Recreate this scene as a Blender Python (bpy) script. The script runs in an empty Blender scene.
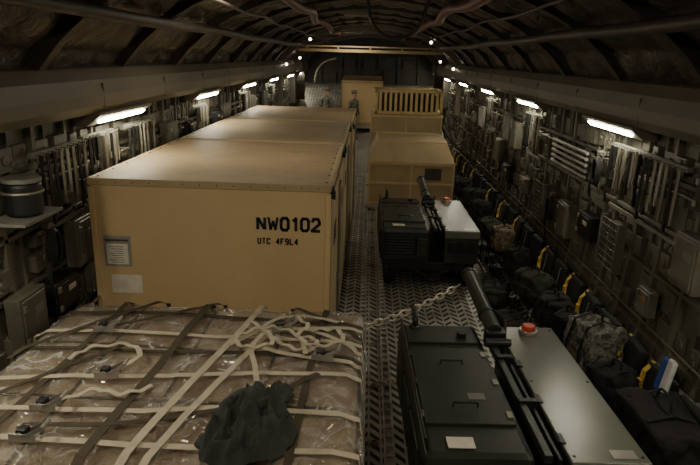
import bpy, bmesh, math, random
from mathutils import Vector, Matrix, noise
random.seed(4)
R = math.radians
COL = bpy.context.scene.collection

# ------------------------------------------------------------ materials
def nodes_mat(name):
    m = bpy.data.materials.new(name); m.use_nodes = True
    nt = m.node_tree; return m, nt, nt.nodes['Principled BSDF']

def mat(name, col, rough=.6, metal=0., var=.18, scale=3., bump=.15, bscale=30., spec=.5, dirt=0., dscale=5.):
    m, nt, b = nodes_mat(name)
    N = nt.nodes; L = nt.links
    tc = N.new('ShaderNodeTexCoord')
    n1 = N.new('ShaderNodeTexNoise'); n1.inputs['Scale'].default_value = scale; n1.inputs['Detail'].default_value = 6
    L.new(tc.outputs['Object'], n1.inputs['Vector'])
    cr = N.new('ShaderNodeValToRGB')
    cr.color_ramp.elements[0].position = .32; cr.color_ramp.elements[1].position = .68
    cr.color_ramp.elements[0].color = [c*(1-var) for c in col]+[1]
    cr.color_ramp.elements[1].color = [min(1, c*(1+var)) for c in col]+[1]
    L.new(n1.outputs['Fac'], cr.inputs['Fac'])
    out = cr.outputs['Color']
    if dirt > 0:
        n3 = N.new('ShaderNodeTexNoise'); n3.inputs['Scale'].default_value = scale*dscale; n3.inputs['Detail'].default_value = 8
        n3.inputs['Roughness'].default_value = .7
        L.new(tc.outputs['Object'], n3.inputs['Vector'])
        r3 = N.new('ShaderNodeMapRange'); r3.inputs[1].default_value = .55; r3.inputs[2].default_value = .75
        r3.inputs[3].default_value = 0; r3.inputs[4].default_value = dirt
        L.new(n3.outputs['Fac'], r3.inputs[0])
        mx = N.new('ShaderNodeMixRGB'); mx.inputs[2].default_value = [c*.35 for c in col]+[1]
        L.new(r3.outputs[0], mx.inputs[0]); L.new(out, mx.inputs[1]); out = mx.outputs[0]
    L.new(out, b.inputs['Base Color'])
    b.inputs['Roughness'].default_value = rough; b.inputs['Metallic'].default_value = metal
    b.inputs['Specular IOR Level'].default_value = spec
    if bump > 0:
        n2 = N.new('ShaderNodeTexNoise'); n2.inputs['Scale'].default_value = bscale; n2.inputs['Detail'].default_value = 4
        L.new(tc.outputs['Object'], n2.inputs['Vector'])
        bp = N.new('ShaderNodeBump'); bp.inputs['Strength'].default_value = bump; bp.inputs['Distance'].default_value = .02
        L.new(n2.outputs['Fac'], bp.inputs['Height']); L.new(bp.outputs['Normal'], b.inputs['Normal'])
    return m

def emis(name, col, s):
    m, nt, b = nodes_mat(name)
    b.inputs['Base Color'].default_value = (*col, 1)
    b.inputs['Emission Color'].default_value = (*col, 1)
    b.inputs['Emission Strength'].default_value = s
    return m

def camo_mat(name, cols, scale=9):
    m, nt, b = nodes_mat(name); N = nt.nodes; L = nt.links
    tc = N.new('ShaderNodeTexCoord'); n = N.new('ShaderNodeTexNoise'); n.inputs['Scale'].default_value = scale
    n.inputs['Detail'].default_value = 3
    L.new(tc.outputs['Object'], n.inputs['Vector'])
    cr = N.new('ShaderNodeValToRGB'); cr.color_ramp.interpolation = 'CONSTANT'
    e = cr.color_ramp.elements; e[0].position = 0; e[0].color = (*cols[0], 1); e[1].position = .45; e[1].color = (*cols[1], 1)
    for p, c in ((.53, cols[2]), (.61, cols[3])):
        x = e.new(p); x.color = (*c, 1)
    L.new(n.outputs['Fac'], cr.inputs['Fac']); L.new(cr.outputs['Color'], b.inputs['Base Color'])
    b.inputs['Roughness'].default_value = .9
    return m

def floor_mat():
    m, nt, b = nodes_mat('ribbed_deck'); N = nt.nodes; L = nt.links
    tc = N.new('ShaderNodeTexCoord'); sp = N.new('ShaderNodeSeparateXYZ'); L.new(tc.outputs['Object'], sp.inputs[0])
    def M(op, a, c=None):
        k = N.new('ShaderNodeMath'); k.operation = op
        for i, v in enumerate((a, c)):
            if v is None: continue
            if isinstance(v, (int, float)): k.inputs[i].default_value = v
            else: L.new(v, k.inputs[i])
        return k.outputs[0]
    x = sp.outputs[0]; y = sp.outputs[1]
    fx = M('FRACT', M('MULTIPLY', M('ADD', x, 20.0), 1/.25))
    tri = M('ABSOLUTE', M('SUBTRACT', fx, .5))
    st = M('FRACT', M('MULTIPLY', M('ADD', M('ADD', y, 20.), M('MULTIPLY', tri, .28)), 1/.16))
    bar = M('GREATER_THAN', st, .48)
    gap = M('GREATER_THAN', M('ABSOLUTE', M('SUBTRACT', tri, .25)), .2)
    hole = M('MULTIPLY', M('SUBTRACT', 1.0, bar), M('SUBTRACT', 1.0, gap))
    n = N.new('ShaderNodeTexNoise'); n.inputs['Scale'].default_value = 2.5; n.inputs['Detail'].default_value = 7
    L.new(tc.outputs['Object'], n.inputs['Vector'])
    cr = N.new('ShaderNodeValToRGB'); cr.color_ramp.elements[0].color = (.22, .21, .18, 1); cr.color_ramp.elements[1].color = (.52, .49, .43, 1)
    cr.color_ramp.elements[0].position = .3; cr.color_ramp.elements[1].position = .7
    L.new(n.outputs['Fac'], cr.inputs['Fac'])
    mx = N.new('ShaderNodeMixRGB'); mx.inputs[2].default_value = (.012, .011, .009, 1)
    L.new(hole, mx.inputs[0]); L.new(cr.outputs[0], mx.inputs[1]); L.new(mx.outputs[0], b.inputs['Base Color'])
    b.inputs['Roughness'].default_value = .45; b.inputs['Metallic'].default_value = .2
    bp = N.new('ShaderNodeBump'); bp.invert = True; bp.inputs['Distance'].default_value = .01; bp.inputs['Strength'].default_value = .8
    L.new(hole, bp.inputs['Height']); L.new(bp.outputs[0], b.inputs['Normal'])
    return m

def quilt_mat(name, col):
    m, nt, b = nodes_mat(name); N = nt.nodes; L = nt.links
    tc = N.new('ShaderNodeTexCoord')
    n = N.new('ShaderNodeTexNoise'); n.inputs['Scale'].default_value = 2.2; n.inputs['Detail'].default_value = 4; n.inputs['Distortion'].default_value = .5
    L.new(tc.outputs['Object'], n.inputs['Vector'])
    cr = N.new('ShaderNodeValToRGB'); cr.color_ramp.elements[0].position = .35; cr.color_ramp.elements[1].position = .7
    cr.color_ramp.elements[0].color = [c*.6 for c in col]+[1]; cr.color_ramp.elements[1].color = [c*1.3 for c in col]+[1]
    L.new(n.outputs['Fac'], cr.inputs[0]); L.new(cr.outputs[0], b.inputs['Base Color'])
    n2 = N.new('ShaderNodeTexNoise'); n2.inputs['Scale'].default_value = 7; n2.inputs['Detail'].default_value = 3; n2.inputs['Distortion'].default_value = 1.
    L.new(tc.outputs['Object'], n2.inputs['Vector'])
    bp = N.new('ShaderNodeBump'); bp.inputs['Distance'].default_value = .05; bp.inputs['Strength'].default_value = .8
    L.new(n2.outputs['Fac'], bp.inputs['Height']); L.new(bp.outputs[0], b.inputs['Normal'])
    b.inputs['Roughness'].default_value = .4
    return m

def film_mat():
    m = bpy.data.materials.new('clear_wrap'); m.use_nodes = True; nt = m.node_tree; N = nt.nodes; L = nt.links
    N.clear(); out = N.new('ShaderNodeOutputMaterial')
    tr = N.new('ShaderNodeBsdfTransparent'); tr.inputs[0].default_value = (.98, .975, .96, 1)
    gl = N.new('ShaderNodeBsdfGlossy'); gl.inputs['Color'].default_value = (1, .98, .95, 1); gl.inputs['Roughness'].default_value = .15
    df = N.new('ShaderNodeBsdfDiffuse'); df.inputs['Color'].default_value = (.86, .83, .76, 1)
    tc = N.new('ShaderNodeTexCoord')
    def nz(sc, det, dist):
        n = N.new('ShaderNodeTexNoise'); n.inputs['Scale'].default_value = sc; n.inputs['Detail'].default_value = det; n.inputs['Distortion'].default_value = dist
        L.new(tc.outputs['Object'], n.inputs['Vector']); return n.outputs['Fac']
    def M(op, a, c=None):
        k = N.new('ShaderNodeMath'); k.operation = op
        for i, v in enumerate((a, c)):
            if v is None: continue
            if isinstance(v, (int, float)): k.inputs[i].default_value = v
            else: L.new(v, k.inputs[i])
        return k.outputs[0]
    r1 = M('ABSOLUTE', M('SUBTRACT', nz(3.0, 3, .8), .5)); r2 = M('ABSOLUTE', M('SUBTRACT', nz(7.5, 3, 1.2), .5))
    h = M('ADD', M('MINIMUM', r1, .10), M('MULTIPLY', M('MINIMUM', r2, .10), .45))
    bp = N.new('ShaderNodeBump'); bp.inputs['Distance'].default_value = 1.1; bp.inputs['Strength'].default_value = 1.0
    L.new(h, bp.inputs['Height']); L.new(bp.outputs[0], gl.inputs['Normal'])
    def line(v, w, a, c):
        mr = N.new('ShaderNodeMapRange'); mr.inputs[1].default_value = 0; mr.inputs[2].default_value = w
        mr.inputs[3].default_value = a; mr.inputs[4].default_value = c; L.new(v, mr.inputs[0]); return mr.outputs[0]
    big = N.new('ShaderNodeMapRange'); big.inputs[1].default_value = .50; big.inputs[2].default_value = .68; big.inputs[3].default_value = .0; big.inputs[4].default_value = .30  # broad whitish glare patches, painted as pale diffuse
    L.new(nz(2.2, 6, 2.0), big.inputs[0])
    fd = M('ADD', M('MAXIMUM', line(r1, .016, .62, .06), line(r2, .010, .50, .06)), big.outputs[0])  # wrinkle whitening plus glare painted into the film's diffuse mix
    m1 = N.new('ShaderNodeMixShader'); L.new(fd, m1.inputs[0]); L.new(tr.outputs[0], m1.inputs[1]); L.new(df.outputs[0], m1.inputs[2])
    lw = N.new('ShaderNodeFresnel'); lw.inputs[0].default_value = 1.55; L.new(bp.outputs[0], lw.inputs['Normal'])
    fg = M('MINIMUM', M('ADD', M('MULTIPLY', lw.outputs[0], 1.), .08), .45)
    m2 = N.new('ShaderNodeMixShader'); L.new(fg, m2.inputs[0]); L.new(m1.outputs[0], m2.inputs[1]); L.new(gl.outputs[0], m2.inputs[2])
    L.new(m2.outputs[0], out.inputs[0])
    return m

M_tan = mat('tan_paint', (.53, .385, .205), .55, var=.06, scale=1.2, bump=.05, dirt=.10)
M_tan2 = mat('tan_paint_worn', (.38, .285, .155), .65, var=.12, scale=1.5, bump=.06, dirt=.25)
M_top = mat('stained_tan_roof', (.30, .22, .12), .6, var=.22, scale=.9, bump=.06, dirt=.5, dscale=3)
M_tarp = mat('tan_crate_paint', (.38, .28, .155), .7, var=.12, bump=.1, bscale=4, dirt=.2)
M_seam = mat('dark_seam', (.06, .045, .03), .8)
M_black_ink = mat('black_ink', (.010, .010, .010), .7, bump=0)
M_paper = mat('paper', (.62, .58, .48), .7, var=.08, scale=12, bump=.1)
M_pouch = mat('clear_pouch', (.30, .28, .24), .25, var=.1)
M_olive = mat('dark_olive_paint', (.026, .030, .023), .40, var=.25, scale=2, bump=.06)
M_olive_lid = mat('olive_lid_paint', (.115, .122, .095), .28, var=.12, scale=2, bump=.04)
M_black = mat('black_metal', (.012, .012, .012), .45, bump=.05)
M_rubber = mat('rubber', (.012, .011, .01), .8)
M_red = mat('red_plastic', (.50, .06, .03), .4, bump=0)
M_steel = mat('steel', (.42, .40, .36), .35, .6, var=.2)
M_steel_d = mat('dull_chain_steel', (.30, .27, .22), .45, .7)
M_chain = mat('chain_steel', (.55, .50, .41), .4, .25, var=.15)
M_alu = mat('aluminium', (.40, .38, .34), .45, .5, var=.2, dirt=.3)
M_card = mat('cardboard', (.36, .262, .168), .85, var=.12, scale=1.0, bump=.15, bscale=5)
M_card2 = mat('cardboard_pale', (.47, .365, .25), .85, var=.1, scale=1.0, bump=.15, bscale=5)
M_strap = mat('beige_webbing', (.54, .48, .365), .85, var=.12, scale=9, bump=.4, bscale=120)
M_strap_d = mat('dark_webbing', (.075, .058, .038), .85, var=.2, bump=.4, bscale=120)
M_jacket = mat('dark_green_cloth', (.036, .042, .037), .95, var=.3, scale=6, bump=.5, bscale=25)
M_wall = mat('wall_beige_olive', (.118, .110, .083), .5, var=.28, scale=1.6, bump=.1, dirt=.5)
M_band = mat('upper_panel_tan', (.145, .122, .09), .5, var=.12, scale=1., bump=.04, dirt=.15)
M_rib = mat('rib_metal', (.060, .050, .040), .5, .2, dirt=.4)
M_house = mat('fixture_housing', (.16, .14, .10), .5)
M_quilt = quilt_mat('ceiling_quilt', (.062, .050, .040))
M_duct = mat('duct_paint', (.06, .047, .036), .5, .2, dirt=.4)
M_reddish = mat('reddish_duct', (.12, .042, .028), .5, dirt=.4)
M_floor = floor_mat()
M_canvas = mat('black_canvas', (.014, .012, .011), .9, bump=.6, bscale=20)
M_green_bag = mat('olive_bag', (.028, .028, .020), .9, bump=.6, bscale=20)
M_yellow = mat('yellow_webbing', (.50, .33, .05), .7)
M_yellow_d = mat('yellow_tan_paint', (.58, .44, .20), .6, dirt=.2)
M_grey = mat('grey_paint', (.17, .165, .135), .5, dirt=.3)
M_orange = mat('orange_label', (.45, .17, .04), .6)
M_white = mat('white_cloth', (.62, .62, .60), .7, bump=.2)
M_blue = mat('blue_cloth', (.03, .08, .28), .8)
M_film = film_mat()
M_lens = emis('lamp_lens', (1., .94, .74), 72)
M_dome = emis('dome_lens', (1., .88, .68), 10)
M_camo = camo_mat('camo_cloth', [(.05, .055, .045), (.13, .13, .105), (.21, .20, .17), (.09, .082, .065)], 14)
M_uni = camo_mat('uniform_cloth', [(.06, .065, .05), (.12, .12, .09), (.18, .175, .14), (.09, .085, .06)], 14)
M_camo_tan = camo_mat('tan_camo_cloth', [(.09, .06, .035), (.17, .12, .07), (.23, .18, .115), (.08, .05, .03)], 16)
M_skin = mat('skin', (.42, .24, .15), .55, var=.08)
M_hair = mat('dark_hair', (.02, .013, .008), .8)
M_boot = mat('boot', (.12, .08, .045), .8)
M_dark = mat('dark_bulkhead', (.028, .024, .02), .7)

# ------------------------------------------------------------ builders
class MB:
    def __init__(s): s.bm = bmesh.new()
    def box(s, c, d, rot=None, taper=1.):
        r = bmesh.ops.create_cube(s.bm, size=1)
        for v in r['verts']:
            t = taper if v.co.z > 0 else 1
            v.co = Vector((v.co.x*d[0]*t, v.co.y*d[1]*t, v.co.z*d[2]))
            if rot: v.co = rot @ v.co
            v.co += Vector(c)
        return s
    def cyl(s, p0, p1, r, seg=16, r2=None):
        p0 = Vector(p0); p1 = Vector(p1); d = p1-p0
        q = d.to_track_quat('Z', 'Y').to_matrix().to_4x4()
        bmesh.ops.create_cone(s.bm, cap_ends=True, segments=seg, radius1=r, radius2=r if r2 is None else r2, depth=d.length,
                              matrix=Matrix.Translation((p0+p1)/2) @ q)
        return s
    def sph(s, c, r, sc=(1, 1, 1), seg=16):
        bmesh.ops.create_uvsphere(s.bm, u_segments=seg, v_segments=seg//2+2, radius=r,
                                  matrix=Matrix.Translation(c) @ Matrix.Diagonal((*sc, 1)))
        return s
    def tube(s, pts, r, seg=6, closed=False):
        pts = [Vector(p) for p in pts]; n = len(pts); rings = []
        up = None
        for i, p in enumerate(pts):
            a = pts[(i-1) % n] if (closed or i > 0) else p
            b = pts[(i+1) % n] if (closed or i < n-1) else p
            t = (b-a).normalized()
            if up is None:
                up = Vector((0, 0, 1)) if abs(t.z) < .9 else Vector((1, 0, 0))
            x = t.cross(up).normalized(); y = x.cross(t).normalized(); up = y
            rings.append([s.bm.verts.new(p+r*(math.cos(k*2*math.pi/seg)*x+math.sin(k*2*math.pi/seg)*y)) for k in range(seg)])
        m = n if closed else n-1
        for i in range(m):
            A = rings[i]; B = rings[(i+1) % n]
            for k in range(seg):
                s.bm.faces.new((A[k], A[(k+1) % seg], B[(k+1) % seg], B[k]))
        if not closed:
            s.bm.faces.new(rings[0][::-1]); s.bm.faces.new(rings[-1])
        return s
    def prism(s, prof, axis, a, b):
        def P(u, v, w):
            return {'y': (u, w, v), 'x': (w, u, v), 'z': (u, v, w)}[axis]
        A = [s.bm.verts.new(P(u, v, a)) for u, v in prof]; B = [s.bm.verts.new(P(u, v, b)) for u, v in prof]
        n = len(prof)
        for i in range(n): s.bm.faces.new((A[i], A[(i+1) % n], B[(i+1) % n], B[i]))
        s.bm.faces.new(A[::-1]); s.bm.faces.new(B)
        return s
    def ribbon(s, pts, w, t=.006):
        pts = [Vector(p) for p in pts]; rings = []; n = len(pts); lastx = None
        for i, p in enumerate(pts):
            d = (pts[min(i+1, n-1)]-pts[max(i-1, 0)]).normalized()
            x = d.cross(Vector((0, 0, 1)))
            if x.length < .25 and lastx is not None: x = lastx-d*lastx.dot(d)
            x.normalize(); lastx = x; nn = x.cross(d).normalized()
            rings.append([s.bm.verts.new(p+x*a*w/2+nn*b*t/2) for a, b in ((-1, -1), (1, -1), (1, 1), (-1, 1))])
        for i in range(n-1):
            A = rings[i]; B = rings[i+1]
            for k in range(4): s.bm.faces.new((A[k], A[(k+1) % 4], B[(k+1) % 4], B[k]))
        s.bm.faces.new(rings[0][::-1]); s.bm.faces.new(rings[-1])
        return s
    def obj(s, name, m, parent=None, bevel=0, smooth=False, label=None):
        bmesh.ops.recalc_face_normals(s.bm, faces=s.bm.faces)
        me = bpy.data.meshes.new(name); s.bm.to_mesh(me); s.bm.free()
        o = bpy.data.objects.new(name, me); COL.objects.link(o)
        if m: me.materials.append(m)
        if smooth: me.polygons.foreach_set('use_smooth', [True]*len(me.polygons))
        if bevel:
            b = o.modifiers.new('bevel', 'BEVEL'); b.width = bevel; b.segments = 2; b.limit_method = 'ANGLE'
        if parent: o.parent = parent
        if label: o['label'] = label
        return o

def thing(name, label, cat, loc=(0, 0, 0), rot=(0, 0, 0), group=None):
    e = bpy.data.objects.new(name, None); e.empty_display_size = .1; COL.objects.link(e)
    e.location = loc; e.rotation_euler = rot
    e['label'] = label; e['category'] = cat
    if group: e['group'] = group
    return e
def tag(o, label, cat, group=None):
    o['label'] = label; o['category'] = cat
    if group: o['group'] = group
    return o
def struct(o):
    o['kind'] = 'structure'; return o
def dup(root, loc, rot=None, label=None, skip=()):
    def rec(o, par):
        c = o.copy(); COL.objects.link(c)
        if par: c.parent = par
        for k in list(o.children):
            if not any(k.name.startswith(q) for q in skip): rec(k, c)
        return c
    c = rec(root, None); c.location = loc
    if rot is not None: c.rotation_euler = rot
    if label: c['label'] = label
    return c
def catmull(P, k=8):
    P = [Vector(p) for p in P]; P = [P[0]*2-P[1]]+P+[P[-1]*2-P[-2]]; out = []
    for i in range(1, len(P)-2):
        for j in range(k):
            t = j/k; a, b, c, d = P[i-1:i+3]
            out.append(.5*((2*b)+(c-a)*t+(2*a-5*b+4*c-d)*t*t+(3*b-a-3*c+d)*t**3))
    out.append(P[-2]); return out
GL = {
 'N': [[(0, 0), (0, 1)], [(.06, .94), (.94, .06)], [(1, 0), (1, 1)]], 'W': [[(0, 1), (.22, .03), (.5, .7), (.78, .03), (1, 1)]],
 '0': [[(.22, 0), (0, .18), (0, .82), (.22, 1), (.78, 1), (1, .82), (1, .18), (.78, 0), (.22, 0)]],
 '1': [[(.2, .8), (.55, 1), (.55, 0)]], '2': [[(0, .78), (.2, 1), (.8, 1), (1, .8), (1, .58), (0, .05), (0, 0), (1, 0)]],
 'U': [[(0, 1), (0, .2), (.22, 0), (.78, 0), (1, .2), (1, 1)]], 'T': [[(0, 1), (1, 1)], [(.5, 1), (.5, 0)]],
 'C': [[(1, .8), (.78, 1), (.22, 1), (0, .8), (0, .2), (.22, 0), (.78, 0), (1, .2)]],
 '4': [[(.8, 0), (.8, 1), (0, .3), (1, .3)]], 'F': [[(0, 0), (0, 1), (1, 1)], [(0, .53), (.8, .53)]],
 '9': [[(1, .45), (.2, .45), (0, .62), (0, .82), (.2, 1), (.8, 1), (1, .8), (1, .2), (.8, 0), (.1, 0)]],
 'L': [[(0, 1), (0, 0), (1, 0)]], ' ': []}
def stencil(body, x, z, y, gw, gh, pitch, st, parent):
    b = MB()
    for ch in body:
        wf = 1.25 if ch == 'W' else 1.
        sw = st*.82 if ch == 'W' else st
        for pl in GL[ch]:
            for (x0, z0), (x1, z1) in zip(pl, pl[1:]):
                A = Vector((x+x0*gw*wf, 0, z+z0*gh)); B = Vector((x+x1*gw*wf, 0, z+z1*gh)); d = B-A
                ang = math.atan2(d.x, d.z)
                ext = sw*.5 if len(pl) > 2 else 0
                b.box(((A.x+B.x)/2, y, (A.z+B.z)/2), (sw, .003, d.length+ext), Matrix.Rotation(ang, 3, 'Y'))
        x += pitch*(1.16 if ch == 'W' else (.86 if ch == '1' else 1.))
    return b.obj('stencil_text', M_black_ink, parent)

# ------------------------------------------------------------ hull
Y0, Y1 = -2.0, 28.0
YR = 20.0; SLP = .33
floor = MB().box((0, (Y0+YR)/2, -.05), (5.8, YR-Y0, .1)).obj('floor', M_floor); struct(floor)
SL = math.atan(SLP)
rm = MB(); rm.prism([(YR, 0), (Y1, SLP*(Y1-YR)), (Y1, SLP*(Y1-YR)-.1), (YR, -.1)], 'x', -2.9, 2.9)
ramp = rm.obj('floor', M_floor); struct(ramp)

prof = [(2.85, -.1), (2.9, .5), (3.05, 1.1), (3.12, 1.9), (3.12, 3.12)]
for s, nm in ((1, 'wall_right'), (-1, 'wall_left')):
    w = MB()
    outer = [(s*(x+.12), z) for x, z in prof][::-1]
    w.prism([(s*x, z) for x, z in prof]+outer, 'y', Y0, Y1)
    rnd = random.Random(11+s)
    y = 0.0
    while y < 27.6:
        for (xa, za), (xb, zb) in zip(prof[1:], prof[2:]):
            ang = math.atan2(xb-xa, zb-za)
            w.box((s*((xa+xb)/2-.03), y, (za+zb)/2), (.09, .06, math.hypot(xb-xa, zb-za)+.01), Matrix.Rotation(s*ang, 3, 'Y'))
            w.box((s*((xa+xb)/2-.02), y+.25, (za+zb)/2), (.05, .025, math.hypot(xb-xa, zb-za)+.01), Matrix.Rotation(s*ang, 3, 'Y'))
        for z0, z1 in ((.62, 1.0), (1.12, 1.4), (1.42, 1.68), (1.75, 1.98), (2.0, 2.18), (2.25, 2.45), (2.47, 2.66), (2.74, 3.0)):
            for half in (0, 1):
                if rnd.random() < .78:
                    wd = rnd.uniform(.12, .26); hh = (z1-z0)*rnd.uniform(.6, .95)
                    zc = (z0+z1)/2; xw = 2.9+(zc-.5)*.25 if zc < 1.1 else 3.05+(min(zc, 1.9)-1.1)*.0875
                    yc = y+.15+half*.3+rnd.uniform(-.03, .03); dp = rnd.uniform(.02, .11)
                    w.box((s*(xw-dp/2), yc, zc), (dp+.01, wd, hh))
                    for q in range(rnd.randint(0, 3)):
                        w.box((s*(xw-dp-.008), yc+rnd.uniform(-.4, .4)*wd, zc+rnd.uniform(-.35, .35)*hh), (.03, rnd.uniform(.02, .06), rnd.uniform(.02, .06)))
                    if rnd.random() < .35:
                        w.cyl((s*(xw-dp-.02), yc, zc), (s*xw, yc, zc), rnd.uniform(.03, .06), 14)
        y += .6
    for z, x in ((1.08, 3.02), (1.7, 3.08), (2.2, 3.09), (2.70, 3.09)):
        w.box((s*(x-.01), 13, z), (.07, 30, .045))
    for z, x in ((1.2, 2.98), (2.62, 3.0)):
        w.tube([(s*(x-.01), Y0, z), (s*(x-.01), Y1, z)], .014, 6)
    struct(w.obj(nm, M_wall, bevel=.006))
    b = MB()
    b.prism([(s*3.2, 3.12), (s*2.86, 3.15), (s*2.77, 3.24), (s*2.76, 3.36), (s*2.80, 3.5), (s*2.90, 3.61), (s*3.2, 3.66)], 'y', Y0, Y1)
    y = .5
    while y < 27.5:
        b.box((s*2.775, y, 3.34), (.03, .02, .26)); y += 1.95
    struct(b.obj('trim_1' if s > 0 else 'trim_2', M_band, bevel=.012))

cprof = [(3.1, 3.58), (2.98, 3.75), (2.78, 3.97), (2.5, 4.2), (2.1, 4.42), (1.6, 4.62), (1.1, 4.75), (.55, 4.83), (0, 4.86)]
full = cprof+[(-x, z) for x, z in cprof[-2::-1]]
bm = bmesh.new(); dense = [Vector((p.x, 0, p.y)) for p in catmull([(x, z, 0) for x, z in full], 8)]
NY = 400; grid = []
for j in range(NY+1):
    y = Y0+(Y1-Y0)*j/NY; row = []
    arc = 0
    for i, p in enumerate(dense):
        if i: arc += (p-dense[i-1]).length
        a = dense[max(i-1, 0)]; b_ = dense[min(i+1, len(dense)-1)]; t = (b_-a).normalized(); nn = Vector((-t.z, 0, t.x))
        if nn.dot(Vector((0, 0, 3))-p) < 0: nn = -nn
        pil = abs(math.sin(arc*math.pi/.48))**.45*abs(math.sin((y-1.5)*math.pi/.65))**.45
        dd = .075*pil+.025*noise.noise(Vector((arc*2.6, y*2.1, 1)))+.012*noise.noise(Vector((arc*7, y*7, 3)))
        if i in (0, len(dense)-1): dd = 0
        v = p+nn*dd; row.append(bm.verts.new((v.x, y, v.z)))
    grid.append(row)
for j in range(NY):
    for i in range(len(dense)-1): bm.faces.new((grid[j][i], grid[j+1][i], grid[j+1][i+1], grid[j][i+1]))
b = MB(); b.bm.free(); b.bm = bm; struct(b.obj('ceiling', M_quilt, smooth=True))
k = 3
for i in range(14):
    y = 1.5+i*1.95
    if y > 20.2: break
    r = MB()
    f = (.965, .095) if i % 2 == 0 else (.972, .08)
    inner = [(x*f[0], z-f[1]) for x, z in full]
    r.prism(full+inner[::-1], 'y', y-.03, y+.03)
    inner2 = [(x*(f[0]-.004), z-f[1]-.012) for x, z in full]
    r.prism(inner+inner2[::-1], 'y', y-.06, y+.06)
    struct(r.obj('trim_%d' % k, M_rib)); k += 1
wb = MB(); wb.box((0, Y1+.06, 2.4), (6.6, .12, 5.2))
for x in (-2.2, -1.3, -.45, .45, 1.3, 2.2): wb.box((x, Y1-.04, 3.1), (.1, .12, 2.8))
for z in (2.6, 3.2, 3.8): wb.box((0, Y1-.04, z), (5.6, .1, .08))
for x, z in ((-.9, 3.5), (.9, 3.0), (1.75, 3.5), (-1.75, 2.9), (0, 3.45)): wb.box((x, Y1-.05, z), (.5, .08, .36))
struct(wb.obj('wall_back', M_dark))
struct(MB().box((0, Y0-.06, 2.4), (6.6, .12, 5.2)).obj('wall_front', M_dark))
bt = MB(); bt.box((0, 21.6, 3.98), (5.0, .16, .10)); bt.box((0, 21.6, 4.12), (4.7, .06, .05))
for x in (-2.2, -1.1, 0, 1.1, 2.2): bt.box((x, 21.6, 4.06), (.05, .06, .14))
struct(bt.obj('trim_%d' % k, M_tan2, bevel=.01)); k += 1
for yy, sc, dz, mm in ((20.4, .93, .10, M_band), (23.4, .90, .22, M_rib), (25.8, .87, .30, M_rib)):
    arch = MB()
    inner = [(x*sc, 3.0+(z-3.0)*(.94-dz*.3)-.02) for x, z in full]
    inner = [(inner[0][0], 2.0)]+inner+[(inner[-1][0], 2.0)]
    outr = [(full[0][0]*.99, 2.0)]+[(x*.99, z-.02) for x, z in full]+[(full[-1][0]*.99, 2.0)]
    arch.prism(outr+inner[::-1], 'y', yy, yy+.18)
    struct(arch.obj('trim_%d' % k, mm, bevel=.02)); k += 1
for x in (.03, .33, 2.30):
    t = MB(); t.box((x-.045, 9, .03), (.02, 22, .06)); t.box((x+.045, 9, .03), (.02, 22, .06)); t.box((x, 9, .006), (.09, 22, .012))
    yy = -1.8
    while yy < 19.9:
        t.cyl((x-.035, yy, .035), (x+.035, yy, .035), .022, 8); yy += .16
    struct(t.obj('trim_%d' % k, M_alu)); k += 1
for i in range(14):
    t = MB(); y = 4.2+i*1.1
    t.cyl((.18, y, 0), (.18, y, .012), .06, 16)
    t.tube([(.18+.035*math.cos(a), y+.035*math.sin(a), .02) for a in [j*.785 for j in range(8)]], .008, 6, True)
    o = t.obj('tie_down_ring', M_steel_d); tag(o, 'recessed steel tie-down ring in the aisle deck', 'tie-down ring', 'deck tie-down rings')

def pipe(pts, r, m, name, label):
    o = MB().tube(pts, r, 10).obj(name, m, smooth=True); tag(o, label, 'pipe'); return o
def wig(x, z, a, f, n=40, y0=-1, y1=27): return [(x+a*math.sin(i*f), y0+i*(y1-y0)/n, z+a*.5*math.cos(i*f*1.7)) for i in range(n+1)]
pipe(wig(-2.28, 4.10, .02, .5), .06, M_duct, 'air_duct', 'brown air duct running along the ceiling quilting')
pipe(wig(2.28, 4.10, .02, .6), .06, M_duct, 'air_duct', 'brown air duct running along the ceiling quilting')
pipe(wig(-1.75, 4.36, .04, .9), .022, M_duct, 'cable_run', 'thin cable run clipped across the ceiling ribs')
pipe(wig(1.80, 4.36, .04, .7), .022, M_duct, 'cable_run', 'thin cable run clipped across the ceiling ribs')
pipe(wig(-1.15, 4.55, .07, .8), .075, M_reddish, 'ceiling_duct', 'reddish brown duct winding along the upper ceiling')
pipe(wig(1.25, 4.51, .07, .7), .075, M_reddish, 'ceiling_duct', 'reddish brown duct winding along the upper ceiling')
pts = [(.36+.40*math.cos(a), 9.0, 4.47+.40*math.sin(a)) for a in [math.pi+i*math.pi/14 for i in range(15)]]
pipe(catmull([(-.08, 9.0, 4.74)]+pts+[(.85, 9.0, 4.74)], 3), .022, M_black, 'hanging_cable', 'looped black cable hanging from the ceiling')
pipe(catmull([(-2.3, 26.0, 2.7), (-2.2, 26.0, 3.2), (-1.9, 26.0, 3.55), (-1.4, 26.0, 3.72)], 6), .035, M_strap, 'curved_hose', 'pale curved tube standing in for a light streak before the tail bulkhead')  # added tube imitating a curved streak of reflected light

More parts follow.
